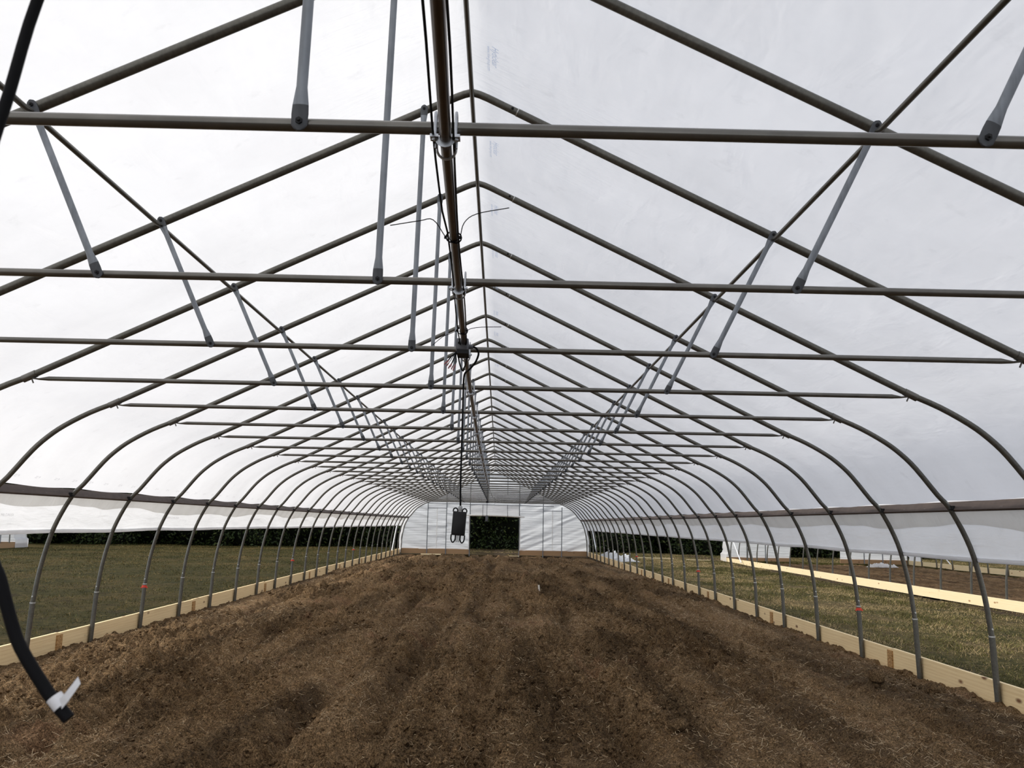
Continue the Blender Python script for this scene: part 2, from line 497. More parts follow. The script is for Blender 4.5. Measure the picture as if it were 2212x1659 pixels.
def ground_h(x, y):
    x = np.asarray(x, float); y = np.asarray(y, float)
    z = -.03 + (vn(x * .25, y * .25, 21) - .5) * .07 + (vn(x * 1.1, y * 1.1, 22) - .5) * .03
    right = np.clip((x - 5) / 6, 0, 1)
    near = np.clip((50 - y) / 28, 0, 1)
    z = z - right * (.06 + .06 * near)
    z = z - np.clip((-x - 12) / 12, 0, 1) * .05
    inside = (np.abs(x) < 4.76) & (y < 46.5)
    nb = (x > 11.75) & (x < 21.1) & (y < 46.4)
    return np.where(inside | nb, z - .25, z)

# ================================================================== GROUND
NR, NC = 1080, 680
ys = np.concatenate([np.linspace(YB, 5.4, 40), 5.4 * np.exp(np.linspace(0, math.log((YE + .02) / 5.4), NR - 40))])
xs = np.linspace(-4.775, 4.775, NC)
X, Y = np.meshgrid(xs, ys)
Zs = soil_h(X, Y)
floor = inst('floor', np_mesh('floor', np.stack([X, Y, Zs], -1).reshape(-1, 3), grid_faces(len(ys), NC), 'soil'))
tag(floor, 'dark brown tilled soil bed with furrows inside the tunnel', kind='structure')

gx = np.unique(np.concatenate([np.linspace(-70, -12, 90), np.linspace(-12, -4.9, 80), [-4.80, -4.77, 4.77, 4.80], np.linspace(4.9, 12, 90), np.linspace(12, 70, 100), np.linspace(-4.7, 4.7, 60), [11.70, 11.74, 11.78, 21.06, 21.10, 21.14]]))
gy = np.unique(np.concatenate([np.linspace(-25, 5, 30), np.linspace(5, 46.4, 260), [46.45, 46.5], np.linspace(46.6, 62, 80), np.linspace(63, 120, 20)]))
GX, GY = np.meshgrid(gx, gy)
ground = inst('ground', np_mesh('ground', np.stack([GX, GY, ground_h(GX, GY)], -1).reshape(-1, 3), grid_faces(len(gy), len(gx)), 'turf'))
tag(ground, 'patchy green and straw coloured meadow around the tunnel', kind='structure')

# ================================================================== TUNNEL SKIN
def profile():
    """right half of the outer skin line from the ridge down to the hip rail, with outward normals"""
    pts = [Vector((x, RIDGE_Z - (RIDGE_Z - EAVE[1]) * x / EAVE[0])) for x in np.linspace(0, EAVE[0], 34)]
    bow = cr([(a, b, 0) for a, b in BOW[:8]], 3)
    for q in bow[1:]:
        if q.y >= 1.80: pts.append(Vector((q.x, q.y)))
    out = []
    for i, q in enumerate(pts):
        t = (pts[min(i + 1, len(pts) - 1)] - pts[max(i - 1, 0)]).normalized()
        nrm = Vector((-t.y, t.x))
        if nrm.y < 0: nrm = -nrm
        if i == 0: nrm = Vector((0, 1))
        out.append((q, nrm))
    return out
PROF = profile()
def skin(y0, y1, per_bay=10, off=.029):
    ycoords = np.arange(y0, y1 + 1e-6, SP / per_bay)
    ycoords[-1] = y1
    half = PROF
    full = [(Vector((-q.x, q.y)), Vector((-n.x, n.y))) for q, n in reversed(half[1:])] + half
    px = np.array([q.x for q, n in full]); pz = np.array([q.y for q, n in full])
    nx = np.array([n.x for q, n in full]); nz = np.array([n.y for q, n in full])
    s = np.concatenate([[0], np.cumsum(np.hypot(np.diff(px), np.diff(pz)))])
    Yg, Sg = np.meshgrid(ycoords, s, indexing='ij')
    ph = ((Yg / SP - C0) % 1.0)
    sag = -.022 * np.sin(np.pi * ph) ** 2
    mid = s[-1] / 2
    dr = np.abs(Sg - mid)
    wr = (vn(Sg * 2.2 + Yg * 3.1, Yg * 9 - Sg * 5, 31) - .5) * .010 * np.exp(-dr / .5) + (vn(Sg * 1.1, Yg * 1.4, 33) - .5) * .012 * np.sin(np.pi * ph)
    d = off + sag + wr
    Vx = px[None] + nx[None] * d; Vz = pz[None] + nz[None] * d
    V = np.stack([Vx, Yg, Vz], -1).reshape(-1, 3)
    return V, grid_faces(len(ycoords), len(s))
V, F = skin(YB, YE + .03)
cover = inst('ceiling', np_mesh('ceiling', V, F, 'roof_film'))
tag(cover, 'white translucent poly film stretched over the hoops', kind='structure')

# lettering printed on the film
def text_mesh(name, body, size, mat, shear=0.0, mirror=False):
    cu = bpy.data.curves.new(name, 'FONT')
    cu.body = body; cu.size = size; cu.shear = shear; cu.align_x = 'LEFT'; cu.resolution_u = 2
    o = bpy.data.objects.new(name, cu); COL.objects.link(o)
    bpy.context.view_layer.update()
    me = bpy.data.meshes.new_from_object(o.evaluated_get(bpy.context.evaluated_depsgraph_get()))
    bpy.data.objects.remove(o); bpy.data.curves.remove(cu)
    me.materials.clear(); me.materials.append(M[mat])
    return me
slope = (RIDGE_Z - EAVE[1]) / EAVE[0]
tm1 = text_mesh('print', 'Hyticlear', .060, 'print_blue', .28)
tm2 = text_mesh('print', 'www.rkw-group.com', .032, 'print_blue', .1)
ydir = Vector((0, 1, 0)); sdir = Vector((1, 0, -slope)).normalized(); ndir = ydir.cross(sdir)
rotm = Matrix((ydir, sdir, ndir)).transposed().to_4x4()
def roof_text(me, x, y, name='print'):
    o = inst(name, me, cover)
    z = RIDGE_Z - .001 - slope * x
    o.matrix_world = Matrix.Translation((x, y, z)) @ rotm
for i in range(11):
    y = 4.635 + 1.255 * i
    roof_text(tm1, .130, y); roof_text(tm2, .102, y + .02)

# ================================================================== HOOP FRAMES
R_HOOP, R_TIE, R_STRUT = .0235, .0172, .0150
def rz(x): return RIDGE_Z - slope * abs(x)
APEX_X = .33
def pt2(x, z, y=0): return (x, y, z)
mb = MB()
ap = [(-APEX_X, rz(APEX_X)), (-.10, rz(.10)), (-.05, rz(.05) - .003), (-.02, rz(.02) - .009), (0, RIDGE_Z - .012), (.02, rz(.02) - .009), (.05, rz(.05) - .003), (.10, rz(.10)), (APEX_X, rz(APEX_X))]
mb.tube([pt2(*p) for p in ap], R_HOOP, 12)
ME_APEX = mb.mesh('apex_pipe', 'hoop_steel')
def rafter_mesh(s):
    b = MB()
    xs_ = (.29, .31, .32, EAVE[0] - .02, EAVE[0])
    b.tube([pt2(s * x, rz(x)) for x in (.29, EAVE[0] + .03)], R_HOOP + .0022, 12)
    return b.mesh('rafter', 'hoop_steel')
def bow_mesh(s):
    b = MB()
    b.tube([pt2(s * q.x, q.y) for q in cr([(a, c, 0) for a, c in BOW], 3)], R_HOOP, 12)
    return b.mesh('bow', 'hoop_steel')
def post_mesh(s):
    b = MB()
    b.tube([pt2(s * POST_TOP[0], POST_TOP[1] + .005), pt2(s * (POST_BOT[0] - .004), .1), pt2(s * POST_BOT[0], POST_BOT[1])], .0275, 12)
    return b.mesh('ground_post', 'hoop_steel')
def ring_mesh(s):
    b = MB()
    b.tube([pt2(s * POST_TOP[0], .630), pt2(s * POST_TOP[0], .642)], .0295, 12)
    return b.mesh('joint_ring', 'joint_steel')
def tie_mesh():
    b = MB()
    E0 = EAVE[0] - .02
    zz = TIE_Z - .03
    path = [(-E0, 0, zz + .012), (-E0 + .05, 0, zz + .006), (-E0 + .12, 0, TIE_Z - .018), (E0 - .12, 0, TIE_Z - .018), (E0 - .05, 0, zz + .006), (E0, 0, zz + .012)]
    rr = [(.006, .022), (.007, .022), (R_TIE, R_TIE), (R_TIE, R_TIE), (.007, .022), (.006, .022)]
    b.tube(path, rr, 12, side=(0, 0, 1))
    return b.mesh('tie_bar', 'tie_steel')
def strut_mesh(p0, p1, y0=-.0225, y1=-.030):
    a = Vector((p0[0], y0, p0[1])); c = Vector((p1[0], y1, p1[1]))
    t = (c - a).normalized(); L = (c - a).length
    path = [a - t * .025, a - t * .020, a - t * .010, a + t * .02, a + t * .045, a + t * .095, a + t * (L - .095), a + t * (L - .045), a + t * (L - .02), a + t * (L + .010), a + t * (L + .020), a + t * (L + .025)]
    w, th = .0225, .0045
    rr = [(th, .006), (th, w * .66), (th, w * .94), (th, w), (th * 1.7, w * .95), (R_STRUT, R_STRUT), (R_STRUT, R_STRUT), (th * 1.7, w * .95), (th, w), (th, w * .94), (th, w * .66), (th, .006)]
    b = MB(); b.tube(path, rr, 12, side=(0, 1, 0))
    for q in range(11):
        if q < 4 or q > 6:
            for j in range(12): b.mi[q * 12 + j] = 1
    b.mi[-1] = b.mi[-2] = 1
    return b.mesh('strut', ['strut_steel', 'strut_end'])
def bolt_mesh():
    b = MB()
    b.tube([(0, -.004, 0), (0, .004, 0)], .0095, 6)
    b.tube([(0, -.012, 0), (0, 0, 0)], .0045, 6)
    return b.mesh('bolt', 'plastic_black', False)
def clip_mesh(s):
    b = MB()
    q = Vector((s * EAVE[0], 0, EAVE[1])); t = Vector((s, 0, -slope)).normalized()
    b.tube([q - t * .045, q + t * .06], .030, 10)
    n = Vector((slope * s, 0, 1)).normalized()
    b.tube([q + n * .024, q - n * .06], .006, 6)
    return b.mesh('tie_clamp', 'tie_steel')
HALF = {s: (rafter_mesh(s), bow_mesh(s), post_mesh(s), ring_mesh(s), clip_mesh(s)) for s in (-1, 1)}
ME_TIE = tie_mesh()
STRUTS = [((-.318, TIE_Z - .018), (-.294, rz(.294))), ((-1.515, TIE_Z - .018), (-1.866, rz(1.866))), ((1.49, TIE_Z - .018), (1.866, rz(1.866)))]
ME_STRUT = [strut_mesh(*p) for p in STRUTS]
ME_BOLT = bolt_mesh()
def seam_mesh(s):
    b = MB(); b.tube([pt2(s * x, rz(x)) for x in (.285, .291)], R_HOOP + .0034, 12); return b.mesh('joint_seam', 'joint_steel')
ME_SEAM = {s: seam_mesh(s) for s in (-1, 1)}
ME_PBOLT = MB().tube([(0, 0, 0), (0, -.014, 0)], .009, 6).mesh('bolt', 'joint_steel', False)
def tape_mesh(s):
    b = MB()
    b.tube([pt2(s * 4.726, .585), pt2(s * 4.726, .618)], .031, 10)
    b.box((s * 4.726 + .036, -.005, .590), (.024, .004, .018), Matrix.Rotation(.5, 3, 'Y'))
    b.box((s * 4.726 - .036, -.005, .588), (.020, .004, .016), Matrix.Rotation(-.5, 3, 'Y'))
    return b.mesh('marking_tape', 'red_tape', False)
ME_TAPE = {-1: tape_mesh(-1), 1: tape_mesh(1)}
for i, k in enumerate(range(-1, 29)):
    h = empty('hoop_frame', (0, YK(k), 0))
    extra = ''
    if k in (6, 12, 18): extra = ', red tape round its left post'
    if k in (5, 11, 17): extra = ', red tape round its right post'
    if k == 1: extra = ', junction box at its tie bar'
    if k == 28: extra = ', set against the white end wall'
    tag(h, 'grey steel hoop and truss, %s back from the viewer%s' % (ORD[i], extra), 'hoop frame', 'steel hoop frames carrying the film')
    apx = inst('apex_pipe', ME_APEX, h)
    for s in (-1, 1):
        ra, bo, po, ri, cl = HALF[s]
        if k < 12:
            inst('joint_seam', ME_SEAM[s], apx)
            if s > 0: inst('bolt', ME_BOLT, apx, (s * .255, -R_HOOP, rz(.255)))
        inst('rafter', ra, h); inst('bow', bo, h); p = inst('ground_post', po, h)
        inst('joint_ring', ri, p)
        if k < 14: inst('bolt', ME_PBOLT, p, (s * (POST_TOP[0] - .006), -.022, .705))
        if k < 28: inst('tie_clamp', cl, h)
    if k < 28:
        inst('tie_bar', ME_TIE, h)
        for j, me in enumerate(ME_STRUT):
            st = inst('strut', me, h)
            if k < 16:
                (x0, z0), (x1, z1) = STRUTS[j]
                inst('bolt', ME_BOLT, st, (x0, -.029, z0)); inst('bolt', ME_BOLT, st, (x1, -.037, z1))
    if k in (6, 12, 18): inst('marking_tape', ME_TAPE[-1], h)
    if k in (5, 11, 17): inst('marking_tape', ME_TAPE[1], h)

# purlins: one tube per bay with pinched ends
def bay_tube(r):
    b = MB()
    path = [(0, -.012, 0), (0, .03, 0), (0, .08, -.004), (0, SP - .08, -.004), (0, SP - .03, 0), (0, SP + .012, 0)]
    rr = [(.003, r * 1.25), (.004, r * 1.3), (r, r), (r, r), (.004, r * 1.3), (.003, r * 1.25)]
    b.tube(path, rr, 10, side=(0, 0, 1)); return b.mesh('purlin_tube', 'hoop_steel')
ME_PUR = bay_tube(.0135)
for s, nm in ((-1, 'left'), (1, 'right')):
    p = empty('roof_purlin', (s * 1.866, 0, rz(1.866) - .030))
    tag(p, 'thin steel purlin along the %s roof slope above the diagonal struts' % nm, 'purlin')
    for k in range(-3, 28):
        inst('purlin_tube', ME_PUR, p, (0, (k + C0) * SP, 0))
b = MB(); b.tube([(0, YB, 0), (0, YE, 0)], .0145, 10)
p = tag(inst('ridge_purlin', b.mesh('ridge_purlin', 'hoop_steel'), None, (0, 0, RIDGE_Z - .012 - R_HOOP - .0145)), 'dark steel purlin pipe running under the ridge of the roof', 'purlin')

# hip rails with brackets
ME_BRK = MB().box((0, 0, 0), (.02, .05, .045)).tube([(0, -.01, -.01), (-.04, -.01, -.01)], .007, 6).mesh('bracket', 'plastic_black', False)
for s, nm in ((-1, 'left'), (1, 'right')):
    b = MB()
    rot = Matrix.Rotation(s * math.radians(28), 3, 'Y')
    ym = (YB + YE) / 2
    b.box((0, ym, 0), (.032, YE - YB, .088), rot)
    r = inst('hip_rail', b.mesh('hip_rail', 'rail_steel', False), None, (s * (4.394 + .045), 0, 1.80))
    tag(r, 'dark brown hip rail along the %s side above the rolled curtain' % nm, 'rail')
    for k in range(0, 28):
        inst('bracket', ME_BRK, r, (-s * .03, YK(k) - .04, -.015), (0, 0, 0 if s > 0 else math.pi))

# ================================================================== SIDE CURTAINS (rolled up)
def side_pt(z, off):
    for a, c in zip(BOW[:-1], BOW[1:]):
        if a[1] >= z >= c[1]:
            t = (a[1] - z) / (a[1] - c[1])
            return a[0] + (c[0] - a[0]) * t + off
    return BOW[-1][0] + off
for s, nm, zb in ((-1, 'left', 1.395), (1, 'right', 1.328)):
    cur = empty('side_curtain', (s * 4.5, 0, zb))
    tag(cur, 'white film side curtain rolled up under the %s hip rail' % nm, 'curtain', 'roll-up side curtains')
    yy = np.arange(YB, YE - SP * .6, SP / 8)
    zz = np.linspace(1.79, zb, 12)
    A = []
    for y in yy:
        row = []
        for z in zz:
            t = (1.79 - z) / (1.79 - zb)
            wv = (vn(np.array([y * .9 + z * 6]), np.array([z * 2.0 + y * .3]), 41)[0] - .5) * .030 * math.sin(math.pi * min(1, t * 1.0)) + (vn(np.array([y * 3.4 + z * 9]), np.array([z * 2.0]), 43)[0] - .5) * .012 * t
            row.append((s * (side_pt(z, .034) + wv + .012 * math.sin(math.pi * t)) - s * 4.5, y, z - zb + (vn(np.array([y * .7]), np.array([0.0]), 44)[0] - .5) * .016 * t))
        A.append(row)
    b = MB(); b.grid(A); inst('film', b.mesh('film', 'curtain_film'), cur)
    pth = [(s * (side_pt(zb, .034) + .004) - s * 4.5, y, (vn(np.array([y * .7]), np.array([0.0]), 44)[0] - .5) * .016 - .004) for y in yy]
    rr = [.021 + .003 * random.random() for _ in pth]
    b = MB(); b.tube(pth, rr, 10); inst('roll', b.mesh('roll', 'curtain_film'), cur)
    A = []
    yy2 = np.arange(YB, YE - SP * .6, SP / 20)
    for y in yy2:
        d = .155 + .045 * (vn(np.array([y * 1.1]), np.array([s * 3.0]), 51)[0] - .5) * 2 + .02 * (vn(np.array([y * 3.3]), np.array([1.0]), 52)[0] - .5)
        if s > 0: d = d * .85 + .05
        row = []
        for t in np.linspace(0, 1, 5):
            z = 1.79 - d * t
            row.append((s * (side_pt(z, .022) + .004 * math.sin(y * 14 + t * 2)) - s * 4.5, y, z - zb))
        A.append(row)
    b = MB(); b.grid(A)
    fl = inst('flap', b.mesh('flap', 'flap_film'), cur)
    fl['label'] = 'greyer overlap strip hanging just below the rail'
    if s < 0:
        tmc = text_mesh('print', 'TURPAC  GUIPROD  (2)  MALCUNUSA', .040, 'print_grey')
        for y in (8.3, 12.9, 17.5, 22.1):
            o = inst('print', tmc, cur)
            z = 1.545
            xd = side_pt(z, .024); tz = Vector((side_pt(z + .03, 0) - side_pt(z - .03, 0), 0, .06)).normalized()
            up = Vector((-tz.x, 0, tz.z)); dr = Vector((0, 1, 0)); nn = dr.cross(up)
            o.matrix_local = Matrix.Translation((-xd + 4.5, y, z - zb)) @ Matrix((dr, up, nn)).transposed().to_4x4()
tmz = text_mesh('print', 'ZZ  M', .036, 'print_grey')
for i in range(26):
    y = 8.42 + i * .385
    o = inst('print', tmz, cover)
    z = 1.915
    xd = side_pt(z, .022); tz = Vector((side_pt(z + .03, 0) - side_pt(z - .03, 0), 0, .06)).normalized()
    up = Vector((-tz.x, 0, tz.z)); dr = Vector((0, 1, 0)); nn = dr.cross(up)
    o.matrix_world = Matrix.Translation((-xd + .02, y, z)) @ Matrix((dr, up, nn)).transposed().to_4x4()

# ================================================================== BASE BOARDS
def plank_mesh(L, mat='pine', h=.235, t=.038, axis=1):
    b = MB()
    d = (t, L - .003, h) if axis == 1 else (L - .003, t, h)
    b.box((0, 0, 0), d)
    return b.mesh('plank', mat, False)
ME_PL3 = plank_mesh(3 * SP)
ME_SPL = MB().box((0, 0, 0), (.014, .13, .19)).mesh('splice_plate', 'splice_wood', False)
BX = 4.748 + .0275 + .019
for s, nm in ((-1, 'left'), (1, 'right')):
    bd = empty('baseboard_' + nm, (s * BX, 0, .118))
    tag(bd, 'pale pine boards on edge along the %s side of the soil' % nm, kind='structure')
    for j, k in enumerate(range(-4, 27, 3)):
        inst('plank', ME_PL3, bd, (0, (k + 1 + C0) * SP, random.uniform(-.006, .006)))
        if k > -3:
            inst('splice_plate', ME_SPL, bd, (-s * .026, (k - .5 + C0) * SP + .02, -.005 + random.uniform(-.01, .01)))
    Ls = YE - (27 + 1 + C0 - 1.5) * SP

# ================================================================== END WALL
wall = empty('wall_back', (0, YE, 0))
tag(wall, 'white film end wall with steel posts and a wide doorway', kind='structure')
def hoop_x(z):
    """half width of the skin at height z"""
    if z >= EAVE[1]: return (RIDGE_Z + .03 - z) / slope
    if z <= POST_TOP[1]: return 4.722
    return side_pt(z, .012)
DX0, DX1 = -1.255, 1.258
def film_panel(x0, x1, z0, z1, name='film_panel'):
    A = []
    nz = 90; nx = 14
    for z in np.linspace(z0, z1, nz):
        hw = hoop_x(z)
        a, c = max(x0, -hw), min(x1, hw)
        if a > c: a = c = max(-hw, min(hw, (x0 + x1) / 2))
        row = []
        for x in np.linspace(a, c, nx):
            q7 = z - (.42 if x0 > -1 else -.30) * x * (1 if abs(x0 + x1) > 5.9 or abs(x0 + x1) < 4 else .05)
            w = (vn(np.array([x * .8]), np.array([q7 * 8]), 61)[0] - .5) * .045
            row.append((x, .035 + w, z))
        A.append(row)
    b = MB(); b.grid(A); return inst(name, b.mesh(name, 'end_film'), wall)
film_panel(-4.9, -3.43, .23, RIDGE_Z)
film_panel(-3.43, -2.47, .23, RIDGE_Z)
film_panel(-2.47, DX0, .23, RIDGE_Z)
film_panel(DX0, DX1, 2.50, RIDGE_Z)
film_panel(DX1, 2.48, .23, RIDGE_Z)
film_panel(2.48, 3.435, .23, RIDGE_Z)
film_panel(3.435, 4.9, .23, RIDGE_Z)
def post(x, z0, z1, r=.020):
    b = MB(); b.box((x, 0, (z0 + z1) / 2), (2 * r, 2 * r, z1 - z0)); return inst('frame_post', b.mesh('frame_post', 'strut_steel', False), wall)
for x, z1 in ((-3.43, rz(3.43) - .02), (-2.47, rz(2.47)), (DX0 - .01, rz(1.25)), (DX1, rz(1.25)), (2.48, rz(2.48)), (3.435, 2.46)):
    post(x, -.1, z1)
post(.64, 3.05, rz(.64) - .03, .014)
def rail(x0, x1, z0, z1, r=.016, name='cross_rail'):
    b = MB(); b.tube([(x0, -.02, z0), (x1, -.02, z1)], r, 8); return inst(name, b.mesh(name, 'strut_steel'), wall)
rail(-3.43, 3.02, 2.54, 2.49, .017)
rail(-3.43, -2.47, 2.30, 2.30, .017)
rail(2.48, 3.435, 2.25, 2.25, .017)
rail(-.3, .75, 3.99, 3.99, .015)
ME_ENDL = None
for x0, x1 in ((-4.73, DX0), (DX1, 4.73)):
    inst('plank', plank_mesh(x1 - x0, 'pine_cross', .25, .038, 0), wall, ((x0 + x1) / 2, .045, .130))
b = MB()
for x in (DX0 - .035, DX1 + .035):
    b2 = MB(); b2.box((x, -.005, 1.13), (.07, .03, 1.80)); inst('film_edge', b2.mesh('film_edge', 'film_roll', False), wall)
for x in (-2.95, 2.96):
    b = MB(); b.box((x, .030, 1.30), (.030, .012, 2.10)); inst('film_seam', b.mesh('film_seam', 'film_roll', False), wall)
# film folded round the corners (last bay)
for s in (-1, 1):
    A = []
    for y in np.linspace(-SP * .55, .05, 7):
        row = []
        for z in np.linspace(1.80, .04, 26):
            w = (vn(np.array([z * 9]), np.array([y * 2.0 + s]), 63)[0] - .5) * .03
            row.append((s * (hoop_x(z) + .022 + w), y, z))
        A.append(row)
    b = MB(); b.grid(A); inst('corner_flap', b.mesh('corner_flap', 'fold_film'), wall)

dc = empty('door_curtain', (0, YE, 2.5))
tag(dc, 'cream film door curtain rolled half down in the far doorway', 'curtain')
A = []
for z in np.linspace(0, -.54, 10):
    A.append([(x, .03 + (vn(np.array([x * 2.5]), np.array([z * 5]), 64)[0] - .5) * .05, z) for x in np.linspace(DX0 - .02, DX1 + .02, 24)])
b = MB(); b.grid(A); inst('film', b.mesh('film', 'curtain_film'), dc)
pth = [(x, -.01, -.555 + .035 * math.cos((x) / 1.5 * 1.4) - .012 * x) for x in np.linspace(-1.50, 1.52, 20)]
rr = [.03 if abs(p[0]) > 1.28 else .055 for p in pth]
b = MB(); b.tube(pth, rr, 10); inst('roll', b.mesh('roll', 'film_roll'), dc)
for x in (-.62, .64):
    b = MB(); b.tube([(x, -.07, .03), (x, -.075, -.3), (x + .01, -.07, -.62)], .012, 6); inst('pull_cord', b.mesh('pull_cord', 'cable_black'), dc)

# white crank poles near the far corners
for s, pa, pb, nm in ((-1, (-4.93, 43.8, -.06), (-4.86, 45.3, 1.42), 'left'), (1, (4.93, 43.0, -.10), (4.86, 45.2, 1.42), 'right')):
    b = MB(); b.tube([pa, pb], .024, 8)
    tag(inst('crank_pole', b.mesh('crank_pole', 'white_pipe')), 'white slanting crank pole at the far %s corner of the tunnel' % nm, 'pole')

# ================================================================== MAIN PIPE, CABLES
PX = [(-2.5, .14), (1.59, .086), (2.23, .064), (3.59, .034), (5.06, .005), (6.54, -.011), (7.97, -.024), (11.4, -.049), (25.0, -.0925)]
PZ = TIE_Z - .018 - R_TIE - .0165
def pipe_x(y): return float(np.interp(y, [a for a, _ in PX], [c for _, c in PX]))
pipe = empty('hanging_pipe', (0, 0, PZ))
tag(pipe, 'dark steel pipe clamped lengthways under the tie bars', 'pipe')
b = MB(); b.tube([(x, y, 0) for y, x in PX], .0155, 12); inst('tube', b.mesh('tube', 'main_pipe_steel'), pipe)
def clamp_mesh():
    b = MB()
    for sx in (-.027, .027):
        pts = [(sx, .022, -.012), (sx, .022, .055)] + [(sx, .022 * math.cos(q), .055 + .022 * math.sin(q)) for q in np.linspace(.3, math.pi - .3, 6)] + [(sx, -.022, .055), (sx, -.022, -.012)]
        b.tube(pts, .0042, 6)
        b.tube([(sx, -.022, -.010), (sx, -.022, .002)], .009, 6)
    b.box((-.028, -.02, .0), (.022, .03, .008)); b.box((.028, -.02, .0), (.022, .03, .008))
    pts = [(.019 * math.cos(q), -.022, .019 * math.sin(q)) for q in np.linspace(math.pi, 2 * math.pi, 9)]
    b.tube(pts, [(.0025, .010)] * len(pts), 6, side=None)
    return b.mesh('pipe_clamp', 'bolt_steel')
def ubolt_mesh():
    b = MB()
    pts = [(-.027, 0, .04)] + [(.026 * math.cos(q), .0 + .03 * math.sin(-q) * .3, .026 * math.sin(q)) for q in np.linspace(math.pi, 2 * math.pi, 10)] + [(.027, 0, .04)]
    b.tube(pts, .0038, 6)
    return b.mesh('u_bolt', 'bolt_steel')
ME_CL, ME_UB = clamp_mesh(), ubolt_mesh()
for k in range(-1, 14):
    c = inst('pipe_clamp', ME_CL, pipe, (pipe_x(YK(k)), YK(k), 0))
    inst('u_bolt', ME_UB, c, (0, .042, -.004))
for off, dz, nm, e in ((-.030, .004, 'left', 5.0), (.019, -.006, 'right', 5.0)):
    pts = []
    for y in np.linspace(-2.0, 4.86, 34):
        ph = y / SP - C0
        pts.append((pipe_x(y) + off + (.008 if y > 2.9 else 0) * (1 if off < 0 else 0) + .003 * math.sin(y * 3.1 + off * 90), y, PZ + dz - .006 * math.sin(math.pi * ph) ** 2))
    pts.append((pipe_x(4.9) + off * .6, 4.895, PZ - .016))
    b = MB(); b.tube(pts, .0034, 6)
    tag(inst('power_cable', b.mesh('power_cable', 'cable_black')), 'thin black cable strapped along the %s of the dark overhead pipe' % nm, 'cable')
# cable ties with long tails
def ties(y, tailL, tailR, word):
    g = 'cable ties on the overhead pipe'
    for tail, off, nm in ((tailL, -.030, 'left'), (tailR, .021, 'right')):
        t = empty('cable_tie', (pipe_x(y), y, PZ))
        tag(t, 'thin black cable tie %s, tail sticking out to the %s' % (word, nm), 'cable tie', g)
        b = MB(); b.tube([(.0205 * math.cos(q) + off * .25, .004 * (1 if off > 0 else -1), .0195 * math.sin(q)) for q in np.linspace(0, 2 * math.pi, 14)[:-1]], [(.0012, .003)] * 13, 6, closed=True)
        inst('strap', b.mesh('strap', 'cable_black'), t)
        b = MB(); b.box((off, 0, 0), (.010, .008, .010)); inst('head', b.mesh('head', 'cable_black', False), t)
        pts = [(p[0] - pipe_x(y), 0, p[1] - PZ) for p in tail]
        b = MB(); b.tube(cr([(off, 0, 0)] + pts, 4), [(.0018, .0018)] * (4 * len(pts) + 1), 5); inst('tail', b.mesh('tail', 'cable_black'), t)
ties(3.05, [(-.03, 2.620), (-.08, 2.615), (-.181, 2.596)], [(.08, 2.612), (.124, 2.646), (.238, 2.671)], 'nearer the viewer')
ties(4.6, [(-.055, 2.538), (-.09, 2.522), (-.14, 2.478)], [(.06, 2.570), (.112, 2.578), (.216, 2.582)], 'just before the junction box')

# junction box
jb = empty('junction_box', (-.001, 4.98, PZ - .01))
tag(jb, 'small grey junction box with loose wires on the overhead pipe', 'junction box')
b = MB(); b.box((0, 0, 0), (.070, .16, .066), bev=.005); inst('housing', b.mesh('housing', 'plastic_grey'), jb)
b = MB(); b.box((.003, -.003, -.042), (.066, .15, .022)); inst('lid', b.mesh('lid', 'plastic_black', False), jb)
b = MB(); b.tube([(.035, -.03, -.006), (.048, -.03, -.006)], .0135, 8); b.tube([(.048, -.03, -.006), (.060, -.03, -.006)], .0115, 8); inst('cable_gland', b.mesh('cable_gland', 'plastic_grey'), jb)
for x in (-.017, .013):
    b = MB(); b.tube([(x, -.078, .008), (x, -.088, .004)], .007, 8); inst('grommet', b.mesh('grommet', 'plastic_black'), jb)
wp = [(-.085, -.105), (-.075, -.112), (-.066, -.122), (-.056, -.118), (-.050, -.128), (-.042, -.132), (-.074, -.098), (-.036, -.120)]
for i, (x, z) in enumerate(wp):
    y = -.06 + .012 * (i % 3)
    b = MB(); b.tube(cr([(-.020 + .004 * i * .5, y, -.03), (-.022 + x * .25, y - .012, -.055), (x * .8, y - .02, z * .8), (x, y - .022, z)], 4), .0019, 5)
    w = inst('wire', b.mesh('wire', 'cable_black'), jb)
    d = Vector((x * .2, -.002, z * .2)).normalized()
    a = Vector((x, y - .022, z))
    b = MB(); b.tube([a - d * .004, a + d * .017], .0036, 6); inst('wire_end', b.mesh('wire_end', 'pink_wire'), w)
for sx in (-1, 1):
    b = MB(); b.tube(cr([(sx * .024, .03, -.05), (sx * .018, .05, -.085), (sx * .006, .07, -.118), (.004, .075, -.128)], 4), .004, 6); inst('strap', b.mesh('strap', 'cable_black'), jb)
